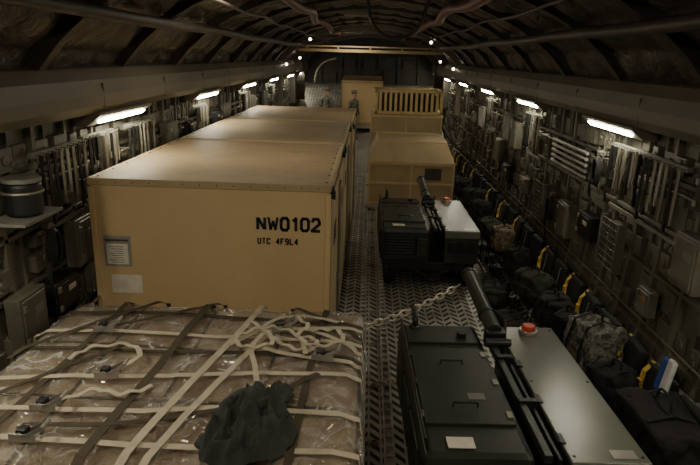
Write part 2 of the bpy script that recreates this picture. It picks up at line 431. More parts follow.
# ------------------------------------------------------------ wall lamps
def wall_lamp(s, y):
    e = thing('wall_lamp', 'long glowing fluorescent lamp in a tan housing under the overhead panel', 'lamp', (s*2.95, y, 3.09), (0, 0, 0 if s > 0 else math.pi), 'wall lamps')
    h = MB()
    h.prism([(-.17, .07), (.12, .07), (.12, -.07), (-.02, -.07), (-.17, .045)], 'y', -.78, .78)
    h.obj('lamp_housing', M_house, e, bevel=.005)
    a = Vector((-.17, 0, .045)); b_ = Vector((-.02, 0, -.07)); n = Vector((-(b_.z-a.z), 0, b_.x-a.x)).normalized()
    if n.x > 0: n = -n
    cpt = (a+b_)/2+n*.010
    ang = math.atan2((a-b_).x, (a-b_).z)
    MB().box(cpt, (.025, 1.25, .066), Matrix.Rotation(ang, 3, 'Y')).obj('lamp_lens', M_lens, e, bevel=.008, label='glowing warm white lens')
    return e
for i in range(6):
    y = 7.25+i*3.85
    for s in (1, -1): wall_lamp(s, y-(.25 if s < 0 else 0))
for s in (1, -1): wall_lamp(s, 3.4)
for x, y, z in ((1.95, 20.3, 4.3), (-1.95, 20.3, 4.3), (2.72, 20.3, 3.5), (-2.72, 20.3, 3.5), (-2.62, 23.3, 3.7), (2.62, 23.3, 3.7)):
    e = thing('dome_lamp', 'small round glowing lamp on the tail arch', 'lamp', (x, y, z), group='dome lamps')
    MB().cyl((0, .12, 0), (0, 0, 0), .06).obj('lamp_base', M_house, e)
    MB().sph((0, -.01, 0), .045, (1, .6, 1)).obj('lamp_lens', M_dome, e, smooth=True)

def ceil_lamp_or_fill(x, y, z, sx, sy, en, rx=0):
    e = thing('ceiling_lamp', 'square warm ceiling lamp or added fill panel in a tan frame', 'lamp', (x, y, z), group='ceiling lamps')
    MB().box((0, 0, .03), (sx+.15, sy+.15, .06)).obj('lamp_housing', M_house, e)
    ld = bpy.data.lights.new('ceiling_light', 'AREA'); ld.shape = 'RECTANGLE'; ld.size = sx; ld.size_y = sy; ld.energy = en; ld.color = (1, .87, .66)
    lo = bpy.data.objects.new('ceiling_light', ld); COL.objects.link(lo); lo.parent = e; lo.location = (0, 0, -.02); lo.rotation_euler = (R(rx), 0, 0)
ceil_lamp_or_fill(-.6, 1.2, 4.70, 1.1, .7, 100, 20)
ceil_lamp_or_fill(-1.3, 7.6, 4.54, .8, .5, 26)  # added fill panel, no lamp known here, for glints on the pallet film
ceil_lamp_or_fill(-.3, 13.5, 4.63, .4, .4, 12)
ceil_lamp_or_fill(-.6, 20.9, 4.55, .5, .4, 36, 25)  # added fill panel to brighten the people and crossbeam at the ramp

# ------------------------------------------------------------ containers
def container(y0, L, x0=-2.78, x1=-.34, top=2.57, m=None, label='', z0=.14):
    W = x1-x0; H = top-z0
    e = thing('cargo_container', label, 'container', ((x0+x1)/2, y0+L/2, z0), group='tan cargo containers')
    MB().box((0, 0, H/2), (W-.03, L-.03, H-.03)).obj('container_body', m, e, bevel=.01)
    r = MB()
    h = H-.035
    for sy in (-1, 1): r.box((0, sy*(L/2-.02), h), (W, .05, .075))
    for sx in (-1, 1): r.box((sx*(W/2-.02), 0, h), (.05, L, .075))
    r.obj('top_frame', M_tan2, e, bevel=.01)
    MB().box((0, 0, H-.010), (W-.06, L-.06, .014)).obj('roof_panel', M_top, e, label='stained tan roof panel')
    r = MB()
    for sx in (-1, 1):
        for sy in (-1, 1):
            r.box((sx*(W/2-.025), sy*(L/2-.025), H/2-.04), (.055, .055, H-.1))
    r.box((0, 0, .05), (W, L, .1))
    r.obj('corner_frame', M_tan, e, bevel=.008)
    r = MB()
    for i in range(14): r.cyl((-W/2+.12+i*(W-.24)/13, -L/2-.008, H-.035), (-W/2+.12+i*(W-.24)/13, -L/2+.01, H-.035), .007, 8)
    for i in range(8):
        for sx in (-1, 1):
            yy = -L/2+.15+i*(L-.3)/7; r.cyl((sx*(W/2-.05), yy, H-.01), (sx*(W/2-.05), yy, H+.004), .012, 8)
    rv = r.obj('rivets', M_seam, e); rv['kind'] = 'stuff'
    for sx in (-1, 1):
        for sy in (-1, 1):
            r = MB(); r.box((sx*(W/2+.0), sy*(L/2-.16), H-.1), (.05, .1, .12))
            r.tube([(sx*(W/2+.03), sy*(L/2-.16)+.04*math.cos(a), H-.13+.04*math.sin(a)) for a in [i*math.pi/5 for i in range(10)]], .01, 6, True)
            r.obj('lifting_lug', M_black, e)
    for j in (-1, 1):
        d = MB().box((W/2-.002, j*L/4, H/2-.02), (.03, L/2-.12, H-.28)).obj('door', M_tan2, e, bevel=.006)
        hnd = MB()
        hnd.tube([(W/2+.03, j*.1, .15), (W/2+.03, j*.1, H-.25)], .014, 8)
        for z in (.4, 1.0, 1.6): hnd.box((W/2+.02, j*.1, z), (.03, .07, .06))
        hnd.box((W/2+.035, j*.2, 1.0), (.02, .22, .035))
        hnd.obj('latch_bar', M_steel_d, d)
        vv = MB()
        for q in range(6): vv.box((W/2+.014, j*(L/4+.1), H-.55-q*.04), (.012, .4, .014))
        vv.obj('vent', M_seam, d)
    for x in (-.8, 0, .8): MB().box((x, 0, -.045), (.2, L-.1, .09)).obj('skid', M_alu, e)
    return e, W, L, H
e, W, L, H = container(5.8, 2.96, m=M_tan, label='large tan metal cargo container with black stencilled lettering beside the aisle')
fy = -L/2+.0125
stencil('NW0102', .485, H-.475, fy, .072, .125, .110, .031, e)
stencil('UTC 4F9L4', .485, H-.625, fy, .027, .056, .047, .0145, e)
p = MB().box((-.97, fy-.004, H-.76), (.28, .012, .33)).obj('document_pouch', M_pouch, e, bevel=.004, label='clear grey document pouch')
MB().box((-.97, fy-.012, H-.79), (.22, .006, .22)).obj('paper_sheet', M_paper, p)
li = MB()
for i in range(8): li.box((-.98+(i % 3)*.01, fy-.0165, H-.71-i*.024), (.15-(i % 3)*.03, .003, .005))
li.box((-.97, fy-.0165, H-.64), (.24, .004, .02))
li.obj('printed_lines', M_seam, p)
MB().box((-.9, fy-.001, H-1.12), (.32, .004, .2)).obj('worn_patch', mat('pale_patch', (.66, .61, .50), .6, var=.15, scale=6), e, label='pale square patch of worn paint')
container(8.9, 2.94, m=M_tan2, label='worn tan metal cargo container with plain sides behind the lettered one')
container(12.0, 3.1, x0=-2.76, x1=-.30, m=M_tan2, label='worn tan metal cargo container at the end of the container row')

# ------------------------------------------------------------ near pallet
TOP = 1.46
PX0, PX1, PY0, PY1 = -2.7, -.01, 2.85, 5.24
def zt(x, y):
    q = .03*noise.noise(Vector((x*.9, y*1.0, .3)))
    # cartons of slightly different heights
    ci = math.floor((x+2.7)/.67); cj = math.floor((y-2.85)/.78)
    q += .018*noise.noise(Vector((ci*3.7, cj*2.9, 5)))
    ed = min(x-PX0, PX1-x, y-PY0, PY1-y)
    return TOP+q-.04*max(0, 1-ed/.08)**2
def crinkle(x, y):
    v = 0
    for f, a in ((2.3, .014), (6., .007)):
        v += a*(1-2*min(1, abs(noise.noise(Vector((x*f+1.3, y*f*.8, f))))*2.6))
    return v
ep = thing('cargo_pallet', 'aluminium cargo pallet stacked with cardboard freight wrapped in clear film', 'pallet', ((PX0+PX1)/2, (PY0+PY1)/2, 0))
cx, cy = (PX0+PX1)/2, (PY0+PY1)/2
pb = MB(); pb.box((0, 0, .12), (PX1-PX0+.1, PY1-PY0+.1, .06))
for sx in (-1, 1):
    for i in range(6): pb.box((sx*(1.41), -1+i*.4, .13), (.06, .08, .07))
for x in (-1, 0, 1): pb.box((x, 0, .045), (.15, 2.2, .09))
pb.obj('pallet_base', M_alu, ep, bevel=.01)
def blockgrid(name, m, off, nx, ny):
    bm = bmesh.new(); V = {}
    x0, x1, y0, y1 = PX0-off, PX1+off, PY0-off, PY1+off
    for i in range(nx+1):
        for j in range(ny+1):
            x = x0+(x1-x0)*i/nx; y = y0+(y1-y0)*j/ny
            V[i, j] = bm.verts.new((x-cx, y-cy, zt(min(max(x, PX0), PX1), min(max(y, PY0), PY1))+off+(crinkle(x, y)*.8+.012 if off else 0)))
    for i in range(nx):
        for j in range(ny): bm.faces.new((V[i, j], V[i+1, j], V[i+1, j+1], V[i, j+1]))
    ring = [(i, 0) for i in range(nx)]+[(nx, j) for j in range(ny)]+[(i, ny) for i in range(nx, 0, -1)]+[(0, j) for j in range(ny, 0, -1)]
    prev = [V[r] for r in ring]
    for lv in range(1, 15):
        cur = []
        for (i, j), v0 in zip(ring, [V[r] for r in ring]):
            z = v0.co.z+(.16-v0.co.z)*lv/14
            fold = .03*(1-abs(noise.noise(Vector(((v0.co.x+v0.co.y)*3.5, z*.8, 4))))*3) if off else 0
            wv = .022*noise.noise(Vector((v0.co.x*4, v0.co.y*4, z*5)))+((.02+crinkle(v0.co.x+v0.co.y, z*1.3)+max(0, fold)) if off else 0)
            cen = Vector((v0.co.x, v0.co.y, 0)).normalized()
            cur.append(bm.verts.new((v0.co.x+cen.x*wv, v0.co.y+cen.y*wv, z)))
        n = len(ring)
        for a in range(n): bm.faces.new((prev[a], cur[a], cur[(a+1) % n], prev[(a+1) % n]))
        prev = cur
    b = MB(); b.bm.free(); b.bm = bm
    return b.obj(name, m, ep, smooth=True)
load = blockgrid('cardboard_load', M_card, 0, 120, 100)
load.data.materials.append(M_card2)
for p_ in load.data.polygons:
    c_ = p_.center
    ci = math.floor((c_.x+cx+2.7)/.67); cj = math.floor((c_.y+cy-2.85)/.78)
    if (ci*7+cj*5) % 3 == 0: p_.material_index = 1
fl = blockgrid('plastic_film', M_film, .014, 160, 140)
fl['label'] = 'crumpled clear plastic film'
sm = MB()
for x in (-2.03, -1.36, -.69):
    sm.ribbon([(x-cx, y-cy, zt(x, y)+.006) for y in [PY0+.03+i*(PY1-PY0-.06)/30 for i in range(31)]], .022, .008)
for y in (3.63, 4.41):
    sm.ribbon([(x-cx, y-cy, zt(x, y)+.006) for x in [PX0+.03+i*(PX1-PX0-.06)/30 for i in range(31)]], .022, .008)
sm.obj('carton_gaps', M_seam, ep)

def strap(pts, m, w=.05, label='', lift=.04, over=None, buckle=None, wob=.002):
    lift += .01
    P = catmull([(x, y, 0) for x, y in pts], 10); Q = []
    for i, p in enumerate(P):
        x = min(max(p.x, PX0-.03), PX1+.03); y = min(max(p.y, PY0-.03), PY1+.03)
        Q.append(Vector((x, y, zt(min(max(x, PX0), PX1), min(max(y, PY0), PY1))+lift+wob*math.sin(i*.9))))
    def drop(p, d):
        o = Vector((d[0], d[1], 0))*.06
        z = p.z; lst = [p+o*.6-Vector((0, 0, .01))]
        for q in range(1, 9): lst.append(Vector((p.x+o.x, p.y+o.y, z+(.18-z)*q/8)))
        return lst
    def edge(p):
        ds = {(-1, 0): p.x-PX0, (1, 0): PX1-p.x, (0, -1): p.y-PY0, (0, 1): PY1-p.y}
        return min(ds, key=ds.get)
    if over and 'start' in over: Q = drop(Q[0], edge(Q[0]))[::-1]+Q
    if over and 'end' in over: Q = Q+drop(Q[-1], edge(Q[-1]))
    e = thing('cargo_strap', label, 'strap', (0, 0, 0), group='straps over the wrapped pallet')
    mid = Q[len(Q)//2].copy(); e.location = mid
    MB().ribbon([q-mid for q in Q], w, .004).obj('webbing', m, e)
    if buckle is not None:
        bx, by = buckle
        best = min(range(len(Q)), key=lambda i: (Q[i].xy-Vector((bx, by))).length)
        q = Q[best]; d = (Q[min(best+1, len(Q)-1)]-Q[max(best-1, 0)]); a = math.atan2(d.y, d.x)
        rot = Matrix.Rotation(a, 4, 'Z') @ Matrix.Scale(1.15, 4); bk = MB(); bd = MB()
        for sy in (-1, 1):
            bk.box((0, sy*.036, .025), (.15, .006, .045)); bk.box((.06, sy*.036, .06), (.12, .006, .022), Matrix.Rotation(-.5, 3, 'Y'))
        bk.cyl((-.02, -.05, .034), (-.02, .05, .034), .018, 12); bk.cyl((-.07, -.038, .015), (-.07, .038, .015), .008, 8)
        bk.cyl((.11, -.042, .092), (.11, .042, .092), .012, 8); bk.cyl((.06, -.036, .03), (.06, .036, .03), .008, 8)
        o = bk.obj('ratchet_buckle', M_steel, e, bevel=.002, label='steel ratchet buckle'); o.matrix_local = Matrix.Translation(q-mid) @ rot
        bd.box((-.015, 0, .045), (.05, .058, .035))
        bd.obj('ratchet_spool', M_black, o, bevel=.004, label='black ratchet spool')
    return e
Lb = 'beige webbing cargo strap stretched over the wrapped freight'
Ld = 'dark brown webbing cargo strap stretched over the wrapped freight'
Lr = 'beige webbing cargo strap with steel ratchet buckle on the wrapped freight'
Lt = 'loose beige strap tail curling on the wrapped freight'
strap([(-2.7, 4.52), (-2.0, 4.56), (-1.2, 4.58), (-.8, 4.60), (-.02, 4.58)], M_strap, .05, Lr, over=['start', 'end'], buckle=(-2.15, 4.56))
strap([(-2.7, 3.72), (-1.9, 3.84), (-1.2, 3.92), (-.7, 3.98), (-.02, 4.02)], M_strap, .05, Lr, .05, over=['start', 'end'], buckle=(-1.86, 3.84))
strap([(-2.7, 3.42), (-2.05, 3.40), (-1.4, 3.42), (-.9, 3.5), (-.02, 3.5)], M_strap, .05, Lr, .045, over=['start', 'end'], buckle=(-2.03, 3.40))
strap([(-2.7, 3.12), (-2.0, 3.08), (-1.3, 3.06), (-.02, 3.1)], M_strap, .05, Lr, .045, over=['start', 'end'], buckle=(-1.98, 3.08))
strap([(-.92, 5.24), (-1.0, 4.8), (-1.1, 4.3), (-1.2, 3.8), (-1.36, 2.87)], M_strap, .055, Lb, .06, over=['start', 'end'])
strap([(-.78, 4.62), (-.93, 4.1), (-1.08, 3.5), (-1.22, 2.87)], M_strap, .05, Lb, .065, over=['end'])
strap([(-2.2, 5.24), (-2.2, 4.6), (-2.22, 4.0), (-2.3, 2.87)], M_strap_d, .05, Ld, .045, over=['start', 'end'])
strap([(-1.42, 5.24), (-1.48, 4.6), (-1.52, 4.0), (-1.56, 3.4), (-1.6, 2.87)], M_strap_d, .065, Ld, .055, over=['start', 'end'])
strap([(-.32, 5.24), (-.36, 4.6), (-.38, 4.0), (-.4, 2.87)], M_strap_d, .05, Ld, .045, over=['start', 'end'])
strap([(-2.7, 4.92), (-2.2, 4.96), (-1.5, 4.98), (-.9, 4.96), (-.02, 4.92)], M_strap_d, .05, Ld, .035, over=['start', 'end'])
strap([(-2.7, 4.22), (-2.0, 4.26), (-1.2, 4.30), (-.6, 4.34), (-.02, 4.32)], M_strap_d, .045, Ld, .035, over=['start', 'end'])
strap([(-1.85, 5.24), (-2.12, 4.9), (-2.4, 4.5), (-2.7, 4.12)], M_strap_d, .05, Ld, .055, over=['start', 'end'])
strap([(-.65, 5.24), (-.3, 4.95), (-.02, 4.68)], M_strap_d, .045, Ld, .05, over=['start', 'end'])
strap([(-1.9, 4.3), (-2.2, 3.9), (-2.5, 3.5), (-2.7, 3.3)], M_strap_d, .045, Ld, .055, over=['end'])
strap([(-.3, 4.0), (-.6, 3.7), (-.95, 3.45), (-1.5, 3.25), (-2.1, 3.2)], M_strap_d, .045, Ld, .055)
strap([(-1.30, 5.24), (-1.62, 4.98), (-1.95, 4.72), (-2.2, 4.56)], M_strap_d, .045, 'dark strap tail lying slack on the wrapped freight', .06, over=['start'])
strap([(-1.0, 4.5), (-.78, 4.68), (-.5, 4.72), (-.28, 4.62), (-.02, 4.40)], M_strap, .045, Lt, .075, over=['end'])
strap([(-.86, 4.66), (-.68, 4.46), (-.50, 4.32), (-.36, 4.36), (-.38, 4.52), (-.55, 4.56)], M_strap, .04, Lt, .09, wob=.01)
strap([(-1.05, 4.35), (-.88, 4.62), (-.74, 4.88), (-.5, 4.96), (-.2, 4.86)], M_strap, .04, Lt, .085)
strap([(-.80, 4.6), (-.86, 4.3), (-.78, 4.0), (-.72, 3.75)], M_strap, .04, Lt, .10)
strap([(-.95, 4.75), (-.75, 4.52), (-.72, 4.35), (-.9, 4.28), (-1.02, 4.42), (-.9, 4.6), (-.7, 4.66), (-.5, 4.5), (-.42, 4.2)], M_strap, .038, Lt, .11, wob=.012)
strap([(-.6, 4.9), (-.45, 4.7), (-.52, 4.5), (-.35, 4.35), (-.15, 4.45), (-.2, 4.65), (-.4, 4.62)], M_strap, .038, Lt, .12, wob=.012)
strap([(-1.86, 3.9), (-1.7, 4.12), (-1.85, 4.3), (-2.1, 4.2), (-2.2, 4.02)], M_strap, .04, Lt, .07, wob=.01)
strap([(-2.0, 3.45), (-1.82, 3.62), (-1.62, 3.58), (-1.45, 3.7)], M_strap, .04, Lt, .07, wob=.01)
strap([(-.78, 4.36), (-.45, 4.26), (-.02, 4.2)], M_strap, .05, Lr, .06, over=['end'], buckle=(-.3, 4.23))
strap([(-.8, 4.68), (-.4, 4.78), (-.02, 4.80)], M_strap, .05, Lr, .06, over=['end'], buckle=(-.66, 4.72))

# jacket: crumpled cloth sheet with folds, collar and sleeves
bm = bmesh.new(); NX_, NY_ = 70, 90; V = {}
def jz(u, v):
    r2 = u*u+v*v
    wu = u+.25*noise.noise(Vector((u*1.6, v*1.6, 2))); wv = v+.25*noise.noise(Vector((u*1.6, v*1.6, 9)))
    f1 = 1-abs(noise.noise(Vector((wu*2.2+4, wv*1.0, 0))))*3.0
    f2 = 1-abs(noise.noise(Vector((wu*1.4+wv*2.0, wv*1.2-wu*1.5, 7))))*2.8
    f3 = 1-abs(noise.noise(Vector((wu*5, wv*3.4, 3))))*3
    env = max(0, 1-r2*.55)
    return .05+.085*env+.075*f1*env**.5+.055*f2*env**.5+.02*f3
for i in range(NX_+1):
    for j in range(NY_+1):
        u = i/NX_*2-1; v = j/NY_*2-1
        a = math.atan2(v, u)
        sq = 1/max(abs(math.cos(a)), abs(math.sin(a)))
        rr = math.hypot(u, v)/sq*(1.08+.10*math.sin(3*a+2)+.16*noise.noise(Vector((math.cos(a)*1.8, math.sin(a)*1.8, 5))))
        x = rr*math.cos(a); y = rr*math.sin(a)
        z = jz(x, y)
        if max(abs(u), abs(v)) > .9: z *= 1-(max(abs(u), abs(v))-.9)*7
        V[i, j] = bm.verts.new((x*.24, y*.36, max(z, .008)))
for i in range(NX_):
    for j in range(NY_): bm.faces.new((V[i, j], V[i+1, j], V[i+1, j+1], V[i, j+1]))
b = MB(); b.bm.free(); b.bm = bm
ej = thing('crumpled_jacket', 'crumpled dark green cloth jacket dumped on the wrapped pallet', 'jacket', (-.66, 3.22, TOP+.05), (0, 0, R(-10)))
b.obj('jacket_body', M_jacket, ej, smooth=True)
def sleeve(P, r0, r1):
    bm = bmesh.new(); C = catmull(P, 8); rg = []; n = len(C)
    for i, p in enumerate(C):
        t = (C[min(i+1, n-1)]-C[max(i-1, 0)]).normalized(); x = t.cross(Vector((0, 0, 1))).normalized(); y = x.cross(t)
        r = r0+(r1-r0)*i/(n-1)
        rg.append([bm.verts.new(p+x*math.cos(a)*r*1.25*(1+.18*math.sin(i*1.3+a*2))+y*math.sin(a)*r*.6*(1+.35*math.sin(i*1.1+a))) for a in [q*2*math.pi/16 for q in range(16)]])
    for A, B in zip(rg, rg[1:]):
        for q in range(16): bm.faces.new((A[q], A[(q+1) % 16], B[(q+1) % 16], B[q]))
    bm.faces.new(rg[0]); bm.faces.new(rg[-1])
    b = MB(); b.bm.free(); b.bm = bm; return b.obj('sleeve', M_jacket, ej, smooth=True)
sleeve([(.05, .1, .15), (-.08, .2, .16), (-.17, .1, .12), (-.16, -.1, .1), (-.22, -.25, .05)], .07, .05)
sleeve([(.0, .22, .13), (.08, .34, .09), (.06, .46, .06), (-.02, .52, .05)], .065, .045)

# ------------------------------------------------------------ floodlight carts
def cart(loc, rotz, W=1.64, L=2.25):
    e = thing('floodlight_cart', 'dark olive floodlight generator cart with stowed mast and grey-green hinged lid', 'generator', loc, (0, 0, rotz), 'floodlight carts')
    h = W/2; H = 1.08
    b = MB(); b.box((0, 0, .42), (W-.1, L-.1, .14))
    for sx in (-1, 1): b.box((sx*(h-.1), 0, .36), (.08, L, .1))
    b.obj('chassis', M_black, e, bevel=.01)
    for sx in (-1, 1):
        for sy in (-1, 1):
            w = MB(); x = sx*(h-.16)
            w.cyl((x-.08, sy*(L/2-.38), .27), (x+.08, sy*(L/2-.38), .27), .27, 28)
            wo = w.obj('wheel', M_rubber, e, bevel=.03)
            MB().cyl((x+sx*.082-.01, sy*(L/2-.38), .27), (x+sx*.082+.01, sy*(L/2-.38), .27), .14, 20).obj('hub', M_olive_lid, wo)
    lw = .82; lc = -h+lw/2
    MB().box((lc, 0, .79), (lw, L, .6)).obj('engine_cabinet', M_olive, e, bevel=.07)
    MB().box((lc, -.12, 1.1), (lw-.12, L*.55, .025)).obj('top_hatch', M_olive, e, bevel=.006)
    MB().box((lc, L/2-.30, 1.1), (lw-.12, .38, .025)).obj('top_hatch', M_olive, e, bevel=.006)
    for y in (-.5, .2): MB().tube([(lc-.1, y, 1.11), (lc-.1, y, 1.15), (lc+.1, y, 1.15), (lc+.1, y, 1.11)], .01, 6).obj('handle', M_black, e)
    for y in (-.62, -.12, .38):
        MB().box((lc+.33, y, 1.118), (.05, .09, .014)).obj('hatch_latch', M_steel_d, e, bevel=.003)
        MB().cyl((lc-.36, y-.05, 1.11), (lc-.36, y+.05, 1.11), .014, 8).obj('hatch_hinge', M_black, e)
    for sy in (-1, 1):
        v = MB(); v.box((lc-.08, sy*(L/2+.006), .82), (.52, .02, .38))
        for q in range(7): v.box((lc-.08, sy*(L/2+.02), .67+q*.05), (.46, .02, .018), Matrix.Rotation(.5*sy, 3, 'X'))
        v.obj('louvre', M_black, e, bevel=.002)
        bb = MB(); bb.box((lc+.27, sy*(L/2+.03), .78), (.16, .06, .3)); bb.cyl((lc+.27, sy*(L/2+.05), .85), (lc+.27, sy*(L/2+.08), .85), .04, 14)
        bb.obj('socket_box', M_olive, e, bevel=.008)
    for y in (-.6, 0, .6): MB().box((-h-.006, y, .76), (.02, .54, .42)).obj('side_door', M_olive, e, bevel=.008)
    ex = MB(); ex.tube(catmull([(lc-.25, L/2-.15, 1.1), (lc-.25, L/2-.15, 1.2), (lc-.25, L/2-.05, 1.24), (lc-.25, L/2+.06, 1.24)], 5), .03, 12); ex.cyl((lc-.25, L/2-.15, 1.1), (lc-.25, L/2-.15, 1.13), .06, 16)
    ex.obj('exhaust_pipe', M_black, e, smooth=True)
    MB().cyl((lc+.2, L/2-.35, 1.11), (lc+.2, L/2-.35, 1.16), .05, 18).obj('filler_cap', M_black, e, bevel=.006)
    gr_ = MB(); gr_.tube([(-h+.04, -L/2+.1, 1.08), (-h+.02, -L/2+.1, 1.17), (-h+.02, L/2-.1, 1.17), (-h+.04, L/2-.1, 1.08)], .012, 8); gr_.obj('grab_rail', M_black, e)
    rw = .58; rc = h-rw/2
    MB().box((rc, 0, .76), (rw-.02, L-.02, .54)).obj('control_cabinet', M_olive, e, bevel=.02)
    lid = MB(); lid.box((rc, 0, 1.055), (rw, L, .03)); lid.box((h-.005, 0, 1.0), (.02, L, .12)); lid.box((rc, -L/2+.004, 1.0), (rw, .02, .12))
    lo_ = lid.obj('hinged_lid', M_olive_lid, e, bevel=.012, label='grey-green sheet metal lid')
    for y in (-1.05, 0, 1.05):
        for x in (-rw/2+.04, rw/2-.04): MB().cyl((rc+x, y, 1.07), (rc+x, y, 1.076), .012, 10).obj('screw', M_black, lo_)
    for y in (-.85, -.3, .3, .85): MB().box((rc-rw/2+.0, y, 1.075), (.06, .12, .018)).cyl((rc-rw/2-.02, y-.06, 1.078), (rc-rw/2-.02, y+.06, 1.078), .014, 8).obj('hinge', M_black, lo_)
    MB().box((rc+.12, -L/2+.1, 1.0735), (.18, .1, .004)).obj('data_plate', M_steel, lo_, label='bare metal data plate')
    for q in (-.16, .0, .16): MB().box((rc+q, -L/2-.012, .80), (.11, .02, .16)).obj('gauge_panel', M_black, e, bevel=.004)
    bxx = rc+.0
    bc = MB().cyl((bxx, L/2-.14, 1.07), (bxx, L/2-.14, 1.11), .095, 24).obj('button_base', M_steel, e, bevel=.004)
    MB().cyl((bxx, L/2-.14, 1.11), (bxx, L/2-.14, 1.16), .075, 24, .065).obj('button_cap', M_red, bc, bevel=.01, label='red round push button')
    mx = -h+lw+.12
    mo = MB().cyl((mx, L/2-.35, 1.17), (mx, L/2+1.05, 1.27), .080, 24).obj('mast', M_olive, e, bevel=.006)
    MB().cyl((mx, L/2-.02, 1.194), (mx, L/2+.03, 1.197), .092, 24).obj('mast_collar', M_black, mo, bevel=.006)
    MB().cyl((mx, L/2+1.0, 1.266), (mx, L/2+1.06, 1.27), .092, 24).obj('mast_collar', M_black, mo, bevel=.006)
    MB().box((mx-.04, -.2, 1.07), (.06, 1.8, .07)).obj('mast_strut', M_olive, mo, bevel=.006)
    MB().box((mx+.05, -.2, 1.05), (.03, 1.8, .04)).obj('mast_strut', M_black, mo, bevel=.006)
    MB().box((mx, L/2-.38, 1.12), (.20, .12, .16)).obj('mast_clamp', M_black, mo, bevel=.01)
    MB().box((mx, .35, 1.09), (.15, .06, .08)).obj('mast_clamp', M_black, mo, bevel=.006)
    MB().box((mx, -.4, 1.09), (.15, .06, .08)).obj('mast_clamp', M_black, mo, bevel=.006)
    MB().cyl((mx-.13, L/2-.5, 1.13), (mx+.13, L/2-.5, 1.13), .04, 16).obj('pivot_joint', M_olive, mo, bevel=.006)
    fl_ = MB(); fl_.tube(catmull([(mx+.12, L/2-.3, 1.12), (mx+.18, L/2-.05, 1.16), (mx+.18, L/2+.1, .98), (mx+.12, L/2+.08, .8), (mx+.2, L/2+.03, .6)], 6), .018, 8)
    fl_.obj('power_cable', M_rubber, e, smooth=True)
    MB().box((lc+.12, -.35, 1.115), (.14, .1, .004)).obj('data_plate', M_grey, e, label='small grey data plate')
    MB().box((lc-.12, -L/2+.16, 1.104), (.2, .13, .006)).obj('placard', M_paper, e, label='small pale instruction placard')
    tb = MB(); tb.tube([(-.4, -L/2, .42), (0, -L/2-.32, .36), (.4, -L/2, .42)], .03, 8); tb.tube([(.05*math.cos(a), -L/2-.37+.05*math.sin(a), .36) for a in [i*.6283 for i in range(10)]], .014, 6, True)
    tb.obj('tow_bar', M_black, e)
    return e
c1 = cart((1.26, 4.80, 0), R(2.0))
c2 = dup(c1, (1.10, 10.72, 0), (0, 0, R(.5)))
c2['label'] = 'dark olive floodlight generator cart chained down beside the deck aisle'

# ------------------------------------------------------------ chains
def chain(p0, p1, sag, label, r=.018, ln=.12):
    p0 = Vector(p0); p1 = Vector(p1); n = int((p1-p0).length/(ln*.76)); b = MB()
    P = [p0.lerp(p1, i/n)-Vector((0, 0, sag*4*(i/n)*(1-i/n))) for i in range(n+1)]
    for i in range(n):
        a, c_ = P[i], P[i+1]; t = (c_-a).normalized(); s = t.cross(Vector((0, 0, 1))).normalized(); u = s.cross(t)
        ax = (s*.7+u*.7) if i % 2 else (s*.7-u*.7); m = (a+c_)/2
        pts_ = [m+t*math.cos(q)*ln*.56*1+ax*math.sin(q)*.034 for q in [j*math.pi/5 for j in range(10)]]
        b.tube(pts_, r*.6, 6, True)
    o = b.obj('tie_down_chain', M_chain, smooth=True)
    tag(o, label, 'chain'); return o
chain((1.18, 6.85, 1.17), (-.28, 5.70, 1.02), .08, 'steel tie-down chain stretched from the cart mast to the container')
chain((.5, 5.95, .4), (.18, 6.4, .03), .01, 'short steel tie-down chain hooked to the deck rail', .016, .11)

# ------------------------------------------------------------ tan cargo in the other lane
e = thing('covered_crate', 'bulky tan cargo unit with angled upper faces on a pallet', 'crate', (1.15, 16.2, 0))
MB().box((0, 0, .1), (2.3, 2.3, .1)).box((0, 0, .03), (2.0, 2.2, .06)).obj('pallet_base', M_alu, e, bevel=.01)
MB().box((0, 0, .70), (2.16, 2.2, 1.10)).obj('crate_body', M_tarp, e, bevel=.012)
MB().box((0, 0, 1.50), (2.2, 2.24, .50), None, .80).obj('sloped_top', M_tan2, e, bevel=.012)
b = MB()
for x in (-1.07, 0, 1.07): b.box((x, -1.105, .70), (.05, .03, 1.1))
for z in (.2, .72, 1.22): b.box((0, -1.108, z), (2.2, .03, .05))
b.box((0, -.88, 1.755), (1.76, .04, .03)); b.box((0, .88, 1.755), (1.76, .04, .03))
for x in (-.87, .87): b.box((x, 0, 1.755), (.04, 1.76, .03))
b.obj('edge_frame', M_tan, e)
MB().box((.55, -1.12, .98), (.42, .02, .3)).obj('access_panel', M_seam, e, bevel=.004, label='dark recessed access panel')
e = thing('cargo_crate', 'tall tan box crate with flat lid behind the sloped unit', 'crate', (1.12, 18.6, 0))
MB().box((0, 0, .1), (2.2, 1.9, .1)).box((0, 0, .03), (2.0, 1.8, .06)).obj('pallet_base', M_alu, e, bevel=.01)
MB().box((0, 0, 1.15), (2.05, 1.75, 2.0)).obj('crate_body', M_tan2, e, bevel=.02)
b = MB(); b.box((0, 0, 2.17), (2.13, 1.83, .07))
for x in (-1.02, 0, 1.02): b.box((x, -.88, 1.15), (.05, .04, 2.0))
b.box((0, -.89, 1.7), (2.05, .03, .05)); b.obj('crate_frame', M_tan, e, bevel=.01)
e = thing('cage_rack', 'yellowish slatted grille crate standing on the tall crate', 'rack', (1.18, 18.6, 2.21))
b = MB()
for x in (-.95, .95):
    for y in (-.65, .65): b.box((x, y, .34), (.09, .09, .68))
for z in (.04, .66):
    for y in (-.65, .65): b.box((0, y, z), (1.98, .09, .08))
    for x in (-.95, .95): b.box((x, 0, z), (.09, 1.3, .08))
b.obj('rack_frame', M_yellow_d, e, bevel=.01)
MB().box((0, .1, .30), (1.75, 1.1, .5)).obj('inner_box', M_seam, e, bevel=.02)
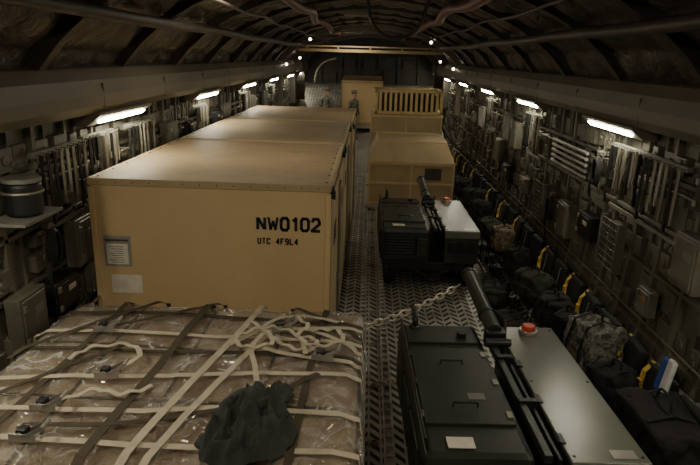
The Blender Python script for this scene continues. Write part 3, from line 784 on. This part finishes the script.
for y in (-.65, .65):
    b = MB()
    for i in range(12): b.box((-.83+i*.151, y, .35), (.075, .03, .6))
    b.obj('slatted_side', M_yellow_d, e)
e = thing('ramp_crate', 'tall plain tan shipping crate standing on the sloping ramp', 'crate', (-.25, 23.8, SLP*3.8), (SL*.3, 0, 0))
MB().box((0, 0, .06), (1.7, 1.6, .1)).obj('pallet_base', M_alu, e)
MB().box((0, 0, .95), (1.5, 1.4, 1.65)).obj('crate_body', M_tan, e, bevel=.015)
b = MB()
for x in (-.74, .74): b.box((x, -.71, .95), (.06, .03, 1.65))
for z in (.2, 1.72): b.box((0, -.71, z), (1.5, .03, .07))
b.obj('crate_frame', M_tan2, e)

# ------------------------------------------------------------ troop seats
def seat(loc, rz):
    e = thing('troop_seat', 'black canvas folding troop seat with webbing belt along the wall', 'seat', loc, (0, 0, rz), 'sidewall troop seats')
    b = MB()
    for y in (-.24, .24):
        b.tube([(-.25, y, 0), (-.22, y, .42), (.24, y, .44), (.3, y, 1.02)], .012, 8)
    b.tube([(-.22, -.24, .42), (-.22, .24, .42)], .012, 8); b.tube([(.3, -.24, 1.02), (.3, .24, 1.02)], .012, 8)
    b.obj('seat_frame', M_black, e)
    MB().box((0, 0, .46), (.46, .46, .07)).obj('seat_cushion', M_canvas, e, bevel=.025)
    MB().box((.24, 0, .78), (.07, .46, .52), Matrix.Rotation(.1, 3, 'Y')).obj('backrest', M_canvas, e, bevel=.025)
    b = MB(); b.ribbon([(.19, -.13, 1.0), (.16, -.12, .75), (.1, -.1, .51), (-.08, -.04, .505)], .045, .008)
    b.obj('seat_belt', M_grey, e)
    b = MB(); b.ribbon([(.27, .17, 1.05), (.18, .16, .95), (.155, .15, .78), (.14, .10, .70)], .05, .012); b.box((.15, .15, .84), (.03, .06, .05)); b.obj('belt_tag', M_yellow, e, label='yellow webbing strap over the backrest')
    return e
s0 = seat((2.62, 3.9, 0), 0)
rs = random.Random(3)
for i in range(1, 25):
    sk = ['belt_tag'] if i in (1, 4, 7, 9, 10, 12, 14, 16, 17, 18, 20, 22) else []
    if i % 3 == 0: sk.append('seat_belt')
    dup(s0, (2.6+rs.uniform(-.03, .02), 3.9+i*.62, 0), (0, 0, rs.uniform(-.1, .1)), skip=sk, label=None if 'belt_tag' not in sk else 'plain black canvas folding troop seat along the wall')
s0['label'] = 'black canvas folding troop seat with yellow strap over its back'
def stowed(loc):
    e = thing('stowed_seat', 'folded black canvas troop seat strapped up against the wall', 'seat', loc, (0, 0, math.pi), 'stowed wall seats')
    MB().box((0, 0, .35), (.12, .46, .6)).obj('seat_cushion', M_canvas, e, bevel=.03)
    b = MB()
    for y in (-.24, .24): b.tube([(.02, y, -.1), (-.02, y, .8)], .014, 8)
    b.tube([(-.02, -.24, .8), (-.02, .24, .8)], .014, 8)
    b.obj('seat_frame', M_steel_d, e)
    MB().ribbon([(-.07, -.1, .62), (-.075, -.1, .1)], .05, .008).obj('seat_belt', M_grey, e)
    return e
q0 = stowed((-2.78, 3.3, .5))
for i in range(1, 5): dup(q0, (-2.78, 3.3+i*.6, .5))

# ------------------------------------------------------------ bags
def bag(name, label, cat, loc, dims, m, rz=0, straps=M_canvas, seed=1, tilt=0.):
    e = thing(name, label, cat, loc, (0, tilt, rz))
    bm = bmesh.new(); bmesh.ops.create_cube(bm, size=2)
    bmesh.ops.subdivide_edges(bm, edges=bm.edges[:], cuts=11, use_grid_fill=True)
    for v in bm.verts:
        c_ = v.co; n_ = c_.normalized(); k_ = c_.lerp(n_*1.25, .45)
        k_ += n_*.22*noise.noise(c_*1.6+Vector((seed, 0, 0)))+n_*.12*noise.noise(c_*4+Vector((0, seed, 0)))
        v.co = Vector((k_.x*dims[0]/2.1, k_.y*dims[1]/2.1, (max(k_.z, -1)+1)*dims[2]/2.1))
    b = MB(); b.bm.free(); b.bm = bm; b.obj('bag_body', m, e, smooth=True)
    dx, dy, dz = dims
    MB().box((-dx*.46, 0, dz*.35), (dx*.2, dy*.6, dz*.4)).obj('bag_pocket', m, e, bevel=.03)
    for y in (-dy*.22, dy*.22): MB().ribbon([(-dx*.56, y, dz*.12), (-dx*.58, y, dz*.5), (-dx*.42, y, dz*.95), (0, y, dz*1.06), (dx*.35, y, dz*.95)], .035, .008).obj('bag_strap', straps, e)
    MB().tube(catmull([(0, -dy*.15, dz*1.02), (0, -dy*.1, dz*1.2), (0, dy*.1, dz*1.2), (0, dy*.15, dz*1.02)], 5), .012, 6).obj('bag_handle', straps, e)
    return e
bag('backpack', 'grey-green camouflage backpack propped on the troop seats', 'bag', (2.58, 6.1, .52), (.44, .58, .60), M_camo, .2)
bag('backpack', 'tan camouflage backpack resting on a troop seat', 'bag', (2.5, 10.4, .52), (.38, .45, .45), M_camo_tan, -.1, seed=3)
db = bag('duffel_bag', 'black duffel bag with narrow blue and white patch standing up', 'bag', (2.56, 4.5, .5), (.5, .85, .56), M_canvas, 0, seed=5)
MB().box((.16, .30, .66), (.05, .10, .34), Matrix.Rotation(.15, 3, 'Y')).obj('bag_patch', M_white, db, bevel=.02, label='white upright cloth stripe')
MB().box((.17, .40, .64), (.06, .10, .32), Matrix.Rotation(.15, 3, 'Y')).obj('bag_patch', M_blue, db, bevel=.02, label='blue upright cloth stripe')
spec = [(2.55, 7.4, .5, (.40, .5, .36), M_canvas, 7), (2.5, 8.25, .5, (.40, .55, .38), M_green_bag, 9), (2.45, 11.3, .5, (.4, .6, .34), M_green_bag, 12), (2.52, 6.78, .5, (.3, .32, .4), M_canvas, 41),
        (2.5, 12.6, .5, (.38, .5, .42), M_canvas, 17), (2.55, 13.8, .5, (.4, .5, .42), M_green_bag, 21), (2.5, 9.3, .5, (.34, .4, .42), M_canvas, 25),
        (2.5, 15.2, .5, (.4, .6, .4), M_canvas, 23), (2.55, 5.42, .5, (.40, .45, .40), M_canvas, 33)]
for x, y, z, d, m_, sd in spec:
    lb = 'black duffel bag slumped on the troop seats' if m_ == M_canvas else 'dark olive duffel bag lying on the troop seats'
    bag('duffel_bag', lb, 'bag', (x, y, z), d, m_, rs.uniform(-.5, .5), seed=sd)
bag('duffel_bag', 'black duffel bag on the deck beside the seats', 'bag', (2.15, 7.9, 0.0), (.38, .6, .34), M_canvas, .2, seed=14)
bag('duffel_bag', 'dark olive duffel bag on the deck beside the seats', 'bag', (2.12, 9.0, 0.0), (.38, .6, .38), M_green_bag, -.2, seed=15)
bag('duffel_bag', 'black duffel bag on the deck beside the seats', 'bag', (2.08, 7.0, 0.0), (.36, .6, .34), M_canvas, -.3, seed=18)

# ------------------------------------------------------------ wall-mounted equipment (local: +x to wall)
def w_rack(n=9, seed=0, wd=.84):
    e = thing('strap_rack', 'wall rack with tie-down straps and chains hanging in a row', 'rack', group='wall strap racks')
    b = MB(); b.box((.02, 0, .0), (.05, wd+.1, .05))
    for i in range(n): b.tube([(0, -wd/2+i*wd/(n-1), 0), (-.06, -wd/2+i*wd/(n-1), .0), (-.06, -wd/2+i*wd/(n-1), .03)], .008, 6)
    b.obj('rack_bar', M_grey, e)
    MB().box((.04, 0, -.72), (.03, wd+.1, .04)).obj('lower_bar', M_grey, e)
    rr = random.Random(seed)
    for i in range(n):
        y = -wd/2+i*wd/(n-1); ln = rr.uniform(.2, .62)
        b = MB(); r_ = rr.random()
        if r_ < .3:
            b.ribbon([(-.05, y, .0), (-.055, y+.01, -ln*.5), (-.05, y, -ln)], .03, .02); b.box((-.05, y, -ln), (.04, .04, .07))
            b.obj('hanging_strap', rr.choice([M_strap_d, M_grey, M_canvas]), e)
        else:
            b.tube([(-.05, y-.015, 0), (-.055, y-.015, -ln), (-.055, y+.015, -ln), (-.05, y+.015, 0)], .009, 6); b.box((-.05, y, -ln-.04), (.025, .03, .08))
            b.obj('hanging_chain', rr.choice([M_steel_d, M_black, M_black, M_alu]), e)
    return e
def w_grille():
    e = thing('slatted_panel', 'grey slatted metal panel fixed to the wall', 'panel', group='slatted wall panels')
    b = MB()
    for y in (-.32, .32): b.box((0, y, 0), (.06, .04, .5))
    for z in (-.24, .24): b.box((0, 0, z), (.06, .68, .04))
    b.obj('panel_frame', M_grey, e, bevel=.005)
    b = MB()
    for i in range(9): b.box((-.01, -.27+i*.0675, 0), (.035, .035, .46))
    b.obj('slats', M_alu, e)
    return e
def w_hrack():
    e = thing('litter_pole_rack', 'wall rack of pale horizontal poles held by brackets', 'rack', group='horizontal pole racks')
    for y in (-.6, .6):
        MB().box((0, y, 0), (.08, .05, .42)).obj('bracket', M_black, e, bevel=.006)
    for i in range(5): MB().cyl((-.05, -.75, -.16+i*.08), (-.05, .75, -.16+i*.08), .022, 10).obj('pole', M_alu, e)
    return e
def w_box(w, h, d, m, lm=M_paper, label='beige-olive equipment box with latches mounted on the wall'):
    e = thing('equipment_box', label, 'box', group='wall equipment boxes')
    MB().box((0, 0, 0), (d, w, h)).obj('box_body', m, e, bevel=.012)
    dr = MB().box((-d/2-.006, 0, 0), (.016, w-.06, h-.06)).obj('box_door', m, e, bevel=.006)
    for z in (-h*.3, h*.3): MB().box((-d/2-.02, w/2-.05, z), (.02, .04, .05)).obj('latch', M_steel_d, dr)
    MB().box((-d/2-.016, -w*.15, h*.15), (.004, w*.3, h*.16)).obj('box_label', lm, dr)
    return e
def w_grid():
    e = thing('mesh_cage', 'pale wire mesh cage bolted to the wall', 'cage', group='wall mesh cages')
    b = MB()
    for i in range(7): b.cyl((-.05, -.24+i*.08, -.28), (-.05, -.24+i*.08, .28), .008, 6)
    for i in range(8): b.cyl((-.05, -.25, -.28+i*.08), (-.05, .25, -.28+i*.08), .008, 6)
    b.obj('wire_mesh', M_grey, e)
    for y in (-.26, .26): MB().box((-.02, y, 0), (.1, .02, .6)).obj('cage_frame', M_grey, e)
    return e
def w_drum():
    e = thing('storage_drum', 'dark rounded storage drum on a grey wall shelf', 'drum')
    MB().box((0, 0, -.2), (.34, .62, .03)).obj('shelf', M_grey, e, bevel=.006)
    MB().cyl((0, 0, -.18), (0, 0, .1), .15, 32).obj('drum_body', M_black, e, bevel=.03)
    MB().cyl((0, 0, .1), (0, 0, .14), .155, 32).obj('drum_lid', M_grey, e, bevel=.012)
    MB().tube([(.155*math.cos(a), .155*math.sin(a), .02) for a in [j*math.pi/12 for j in range(24)]], .012, 8, True).obj('band', M_steel_d, e)
    return e
def w_hose(seed):
    e = thing('coiled_hose', 'dark coiled hose hung on a wall bracket', 'hose', group='wall hoses')
    MB().box((.0, 0, .22), (.08, .12, .05)).obj('bracket', M_grey, e, bevel=.006)
    b = MB()
    for q in range(4): b.tube([(-.03-.012*q, (.11-.01*q)*math.cos(a), (.19-.012*q)*math.sin(a)) for a in [j*math.pi/12 for j in range(24)]], .014, 8, True)
    b.tube(catmull([(-.05, .10, -.1), (-.05, .14, -.3), (-.04, .06, -.42), (-.04, .1, -.55)], 5), .014, 8)
    b.obj('hose', M_rubber, e, smooth=True); return e
def put(e, s, y, z, first):
    loc = (s*2.95, y, z); rot = (0, 0, 0 if s > 0 else math.pi)
    if first: e.location = loc; e.rotation_euler = rot; return e
    return dup(e, loc, rot)
rA = w_rack(10, 1, .7); rB = w_rack(8, 5, .84); gr = w_grille(); bx1 = w_box(.42, .5, .14, M_wall, M_grey); bx2 = w_box(.26, .28, .10, M_grey, M_orange, 'grey equipment box with orange label on the wall')
bx3 = w_box(.46, .32, .14, M_black, M_strap, 'black equipment case with beige label on the wall'); mg = w_grid(); hr = w_hrack(); hs = w_hose(1)
used = set()
def P(e, s, y, z):
    put(e, s, y, z, id(e) not in used); used.add(id(e))
for y, z, it in ((6.85, 2.88, rA), (6.0, 2.88, rB), (5.2, 2.1, bx1), (5.85, 1.45, bx2), (6.9, 1.75, mg), (8.7, 2.5, hr), (7.7, 1.75, bx3), (8.6, 1.6, bx1), (7.6, 2.5, hs), (9.3, 1.6, hs),
                (10.8, 2.9, rB), (12.0, 2.4, bx1), (9.9, 1.6, mg), (12.9, 2.45, gr), (14.7, 2.9, rA), (15.9, 2.4, gr), (16.9, 2.3, bx2), (11.0, 1.6, bx2), (12.4, 1.6, bx3), (13.4, 1.9, bx1), (18.2, 2.9, rB), (5.0, 2.75, bx3)):
    P(it, 1, y, z)
for y, z, it in ((6.55, 2.9, rA), (5.65, 2.88, rB), (5.9, 1.9, bx1), (7.7, 2.9, rB), (8.9, 2.55, bx1), (10.6, 2.9, rA), (11.8, 2.55, bx3), (12.6, 2.55, gr), (14.5, 2.9, rB), (15.8, 2.55, bx1), (17.4, 2.55, gr), (18.6, 2.9, rA), (5.4, 1.5, bx3), (6.3, 1.5, gr), (4.8, 1.5, bx1), (5.3, 2.0, hs), (9.7, 2.55, hs)):
    P(it, -1, y, z)
dr_ = w_drum(); dr_.location = (-2.88, 4.85, 2.62)

# ------------------------------------------------------------ people
def person(loc, rz, label, lean=0., arms='bent', cap=True):
    e_mesh = bpy.data.meshes.new('person'); J = {}; E = []; Rr = []; V = []
    def add(n, p, r, par=None):
        J[n] = len(V); V.append(Vector(p)); Rr.append(r)
        if par: E.append((J[par], J[n]))
    ln = lambda z: -lean*(z-.95) if z > .95 else 0
    add('pelvis', (0, 0, .95), (.155, .12))
    add('waist', (0, ln(1.1), 1.10), (.14, .105), 'pelvis'); add('chest', (0, ln(1.32), 1.32), (.175, .12), 'waist')
    add('neck0', (0, ln(1.47), 1.46), (.075, .07), 'chest'); add('neck', (0, ln(1.52), 1.52), (.055, .058), 'neck0')
    add('jaw', (0, ln(1.58)-.015, 1.58), (.066, .078), 'neck'); add('head', (0, ln(1.66), 1.66), (.076, .098), 'jaw'); add('crown', (0, ln(1.72)+.01, 1.73), (.062, .08), 'head')
    add('nose', (0, ln(1.64)-.115, 1.635), (.012, .012), 'head')
    for s in (-1, 1):
        k_ = 'l' if s < 0 else 'r'
        add(k_+'ear', (s*.082, ln(1.64)+.005, 1.64), (.012, .016), 'head')
        add(k_+'sh', (s*.19, ln(1.42), 1.42), (.062, .062), 'chest')
        if arms == 'bent':
            add(k_+'el', (s*.27, ln(1.15)-.03, 1.14), (.045, .045), k_+'sh'); add(k_+'wr', (s*.2, ln(1.1)-.26, 1.13), (.03, .03), k_+'el'); hv = Vector((-s*.1, -.95, .05))
        else:
            add(k_+'el', (s*.26, ln(1.15)+.02, 1.13), (.045, .045), k_+'sh'); add(k_+'wr', (s*.28, ln(1.0)-.05, .88), (.03, .03), k_+'el'); hv = Vector((0, -.1, -1))
        hv.normalize(); w = V[J[k_+'wr']]; add(k_+'palm', w+hv*.07, (.032, .018), k_+'wr')
        sd = Vector((1, 0, 0)) if arms == 'bent' else Vector((0, 1, 0))
        for q in range(4):
            o = sd*(q-1.5)*.021; L_ = (.075, .085, .08, .062)[q]
            add(k_+'f%d' % q, w+hv*.105+o, (.009, .009), k_+'palm'); add(k_+'g%d' % q, w+hv*(.105+L_*.6)+o+Vector((0, 0, -.008)), (.008, .008), k_+'f%d' % q)
            add(k_+'h%d' % q, w+hv*(.10+L_)+o+Vector((0, 0, -.022)), (.007, .007), k_+'g%d' % q)
        add(k_+'t', w+hv*.06-s*sd*.045, (.01, .01), k_+'palm'); add(k_+'t2', w+hv*.1-s*sd*.06, (.008, .008), k_+'t')
        add(k_+'hip', (s*.1, 0, .88), (.095, .1), 'pelvis'); add(k_+'kn', (s*.12, -.02, .5), (.062, .068), k_+'hip')
        add(k_+'an', (s*.13, .02, .1), (.045, .05), k_+'kn'); add(k_+'heel', (s*.13, .02, .045), (.045, .045), k_+'an'); add(k_+'toe', (s*.15, -.17, .035), (.04, .034), k_+'heel')
    e_mesh.from_pydata(V, E, []); o = bpy.data.objects.new('tmp', e_mesh); COL.objects.link(o)
    sk = o.modifiers.new('s', 'SKIN'); sk.use_smooth_shade = True
    sv = e_mesh.skin_vertices[0].data
    for i, r in enumerate(Rr): sv[i].radius = r; sv[i].use_root = (i == 0)
    o.modifiers.new('u', 'SUBSURF').levels = 1
    dg = bpy.context.evaluated_depsgraph_get(); dg.update()
    me = bpy.data.meshes.new_from_object(o.evaluated_get(dg)); bpy.data.objects.remove(o)
    root = thing('person', label, 'person', loc, (0, 0, rz))
    bo = bpy.data.objects.new('body', me); COL.objects.link(bo); bo.parent = root
    me.materials.clear(); me.materials.append(M_uni); me.materials.append(M_skin); me.materials.append(M_boot)
    for p in me.polygons:
        c_ = p.center; mi = 0
        if c_.z > 1.5: mi = 1
        if c_.z < .2: mi = 2
        for k_ in 'lr':
            if (c_-V[J[k_+'palm']]).length < .14 and (c_-V[J[k_+'wr']]).dot((V[J[k_+'palm']]-V[J[k_+'wr']]).normalized()) > 0: mi = 1
        p.material_index = mi; p.use_smooth = True
    hy = ln(1.66)
    for s in (-1, 1): MB().sph((s*.032, hy-.088, 1.665), .012, seg=8).obj('eye', M_hair, bo)
    MB().box((0, hy-.095, 1.59), (.05, .012, .008)).obj('mouth', M_reddish, bo)
    b = MB().sph((0, hy+.02, 1.70), .098, (.93, 1.1, .85), 20); b.obj('hair', M_hair, bo, smooth=True)
    if cap:
        b = MB(); b.cyl((0, hy+.01, 1.715), (0, hy+.01, 1.80), .105, 20, .098); b.box((0, hy-.12, 1.725), (.14, .09, .012)); b.obj('patrol_cap', M_uni, bo, bevel=.01)
    return root
person((-1.50, 22.7, SLP*2.7), R(-35), 'person in camouflage uniform standing on the ramp with hands forward', .12, 'bent')
person((-.55, 22.5, SLP*2.5), R(50), 'person in camouflage uniform and cap standing beside the tan crate', .05, 'down')

# ------------------------------------------------------------ world + camera
w = bpy.data.worlds.new('world'); bpy.context.scene.world = w; w.use_nodes = True
w.node_tree.nodes['Background'].inputs[0].default_value = (.01, .01, .012, 1); w.node_tree.nodes['Background'].inputs[1].default_value = .3

F = 600.; vx, vy = 370-350, 232.5-57; roll = R(2.0)
k = Vector((vx, vy, -F)).normalized()
up = Vector((math.sin(roll), math.cos(roll), 0)); up = (up-k*up.dot(k)).normalized()
xr = k.cross(up)
Rm = Matrix((xr, k, up))
cam = bpy.data.cameras.new('camera'); cam.sensor_width = 36; cam.lens = 36*F/700; cam.clip_start = .05
co = bpy.data.objects.new('camera', cam); COL.objects.link(co)
co.matrix_world = Matrix.Translation((0, 0, 3.8)) @ Rm.to_4x4()
bpy.context.scene.camera = co
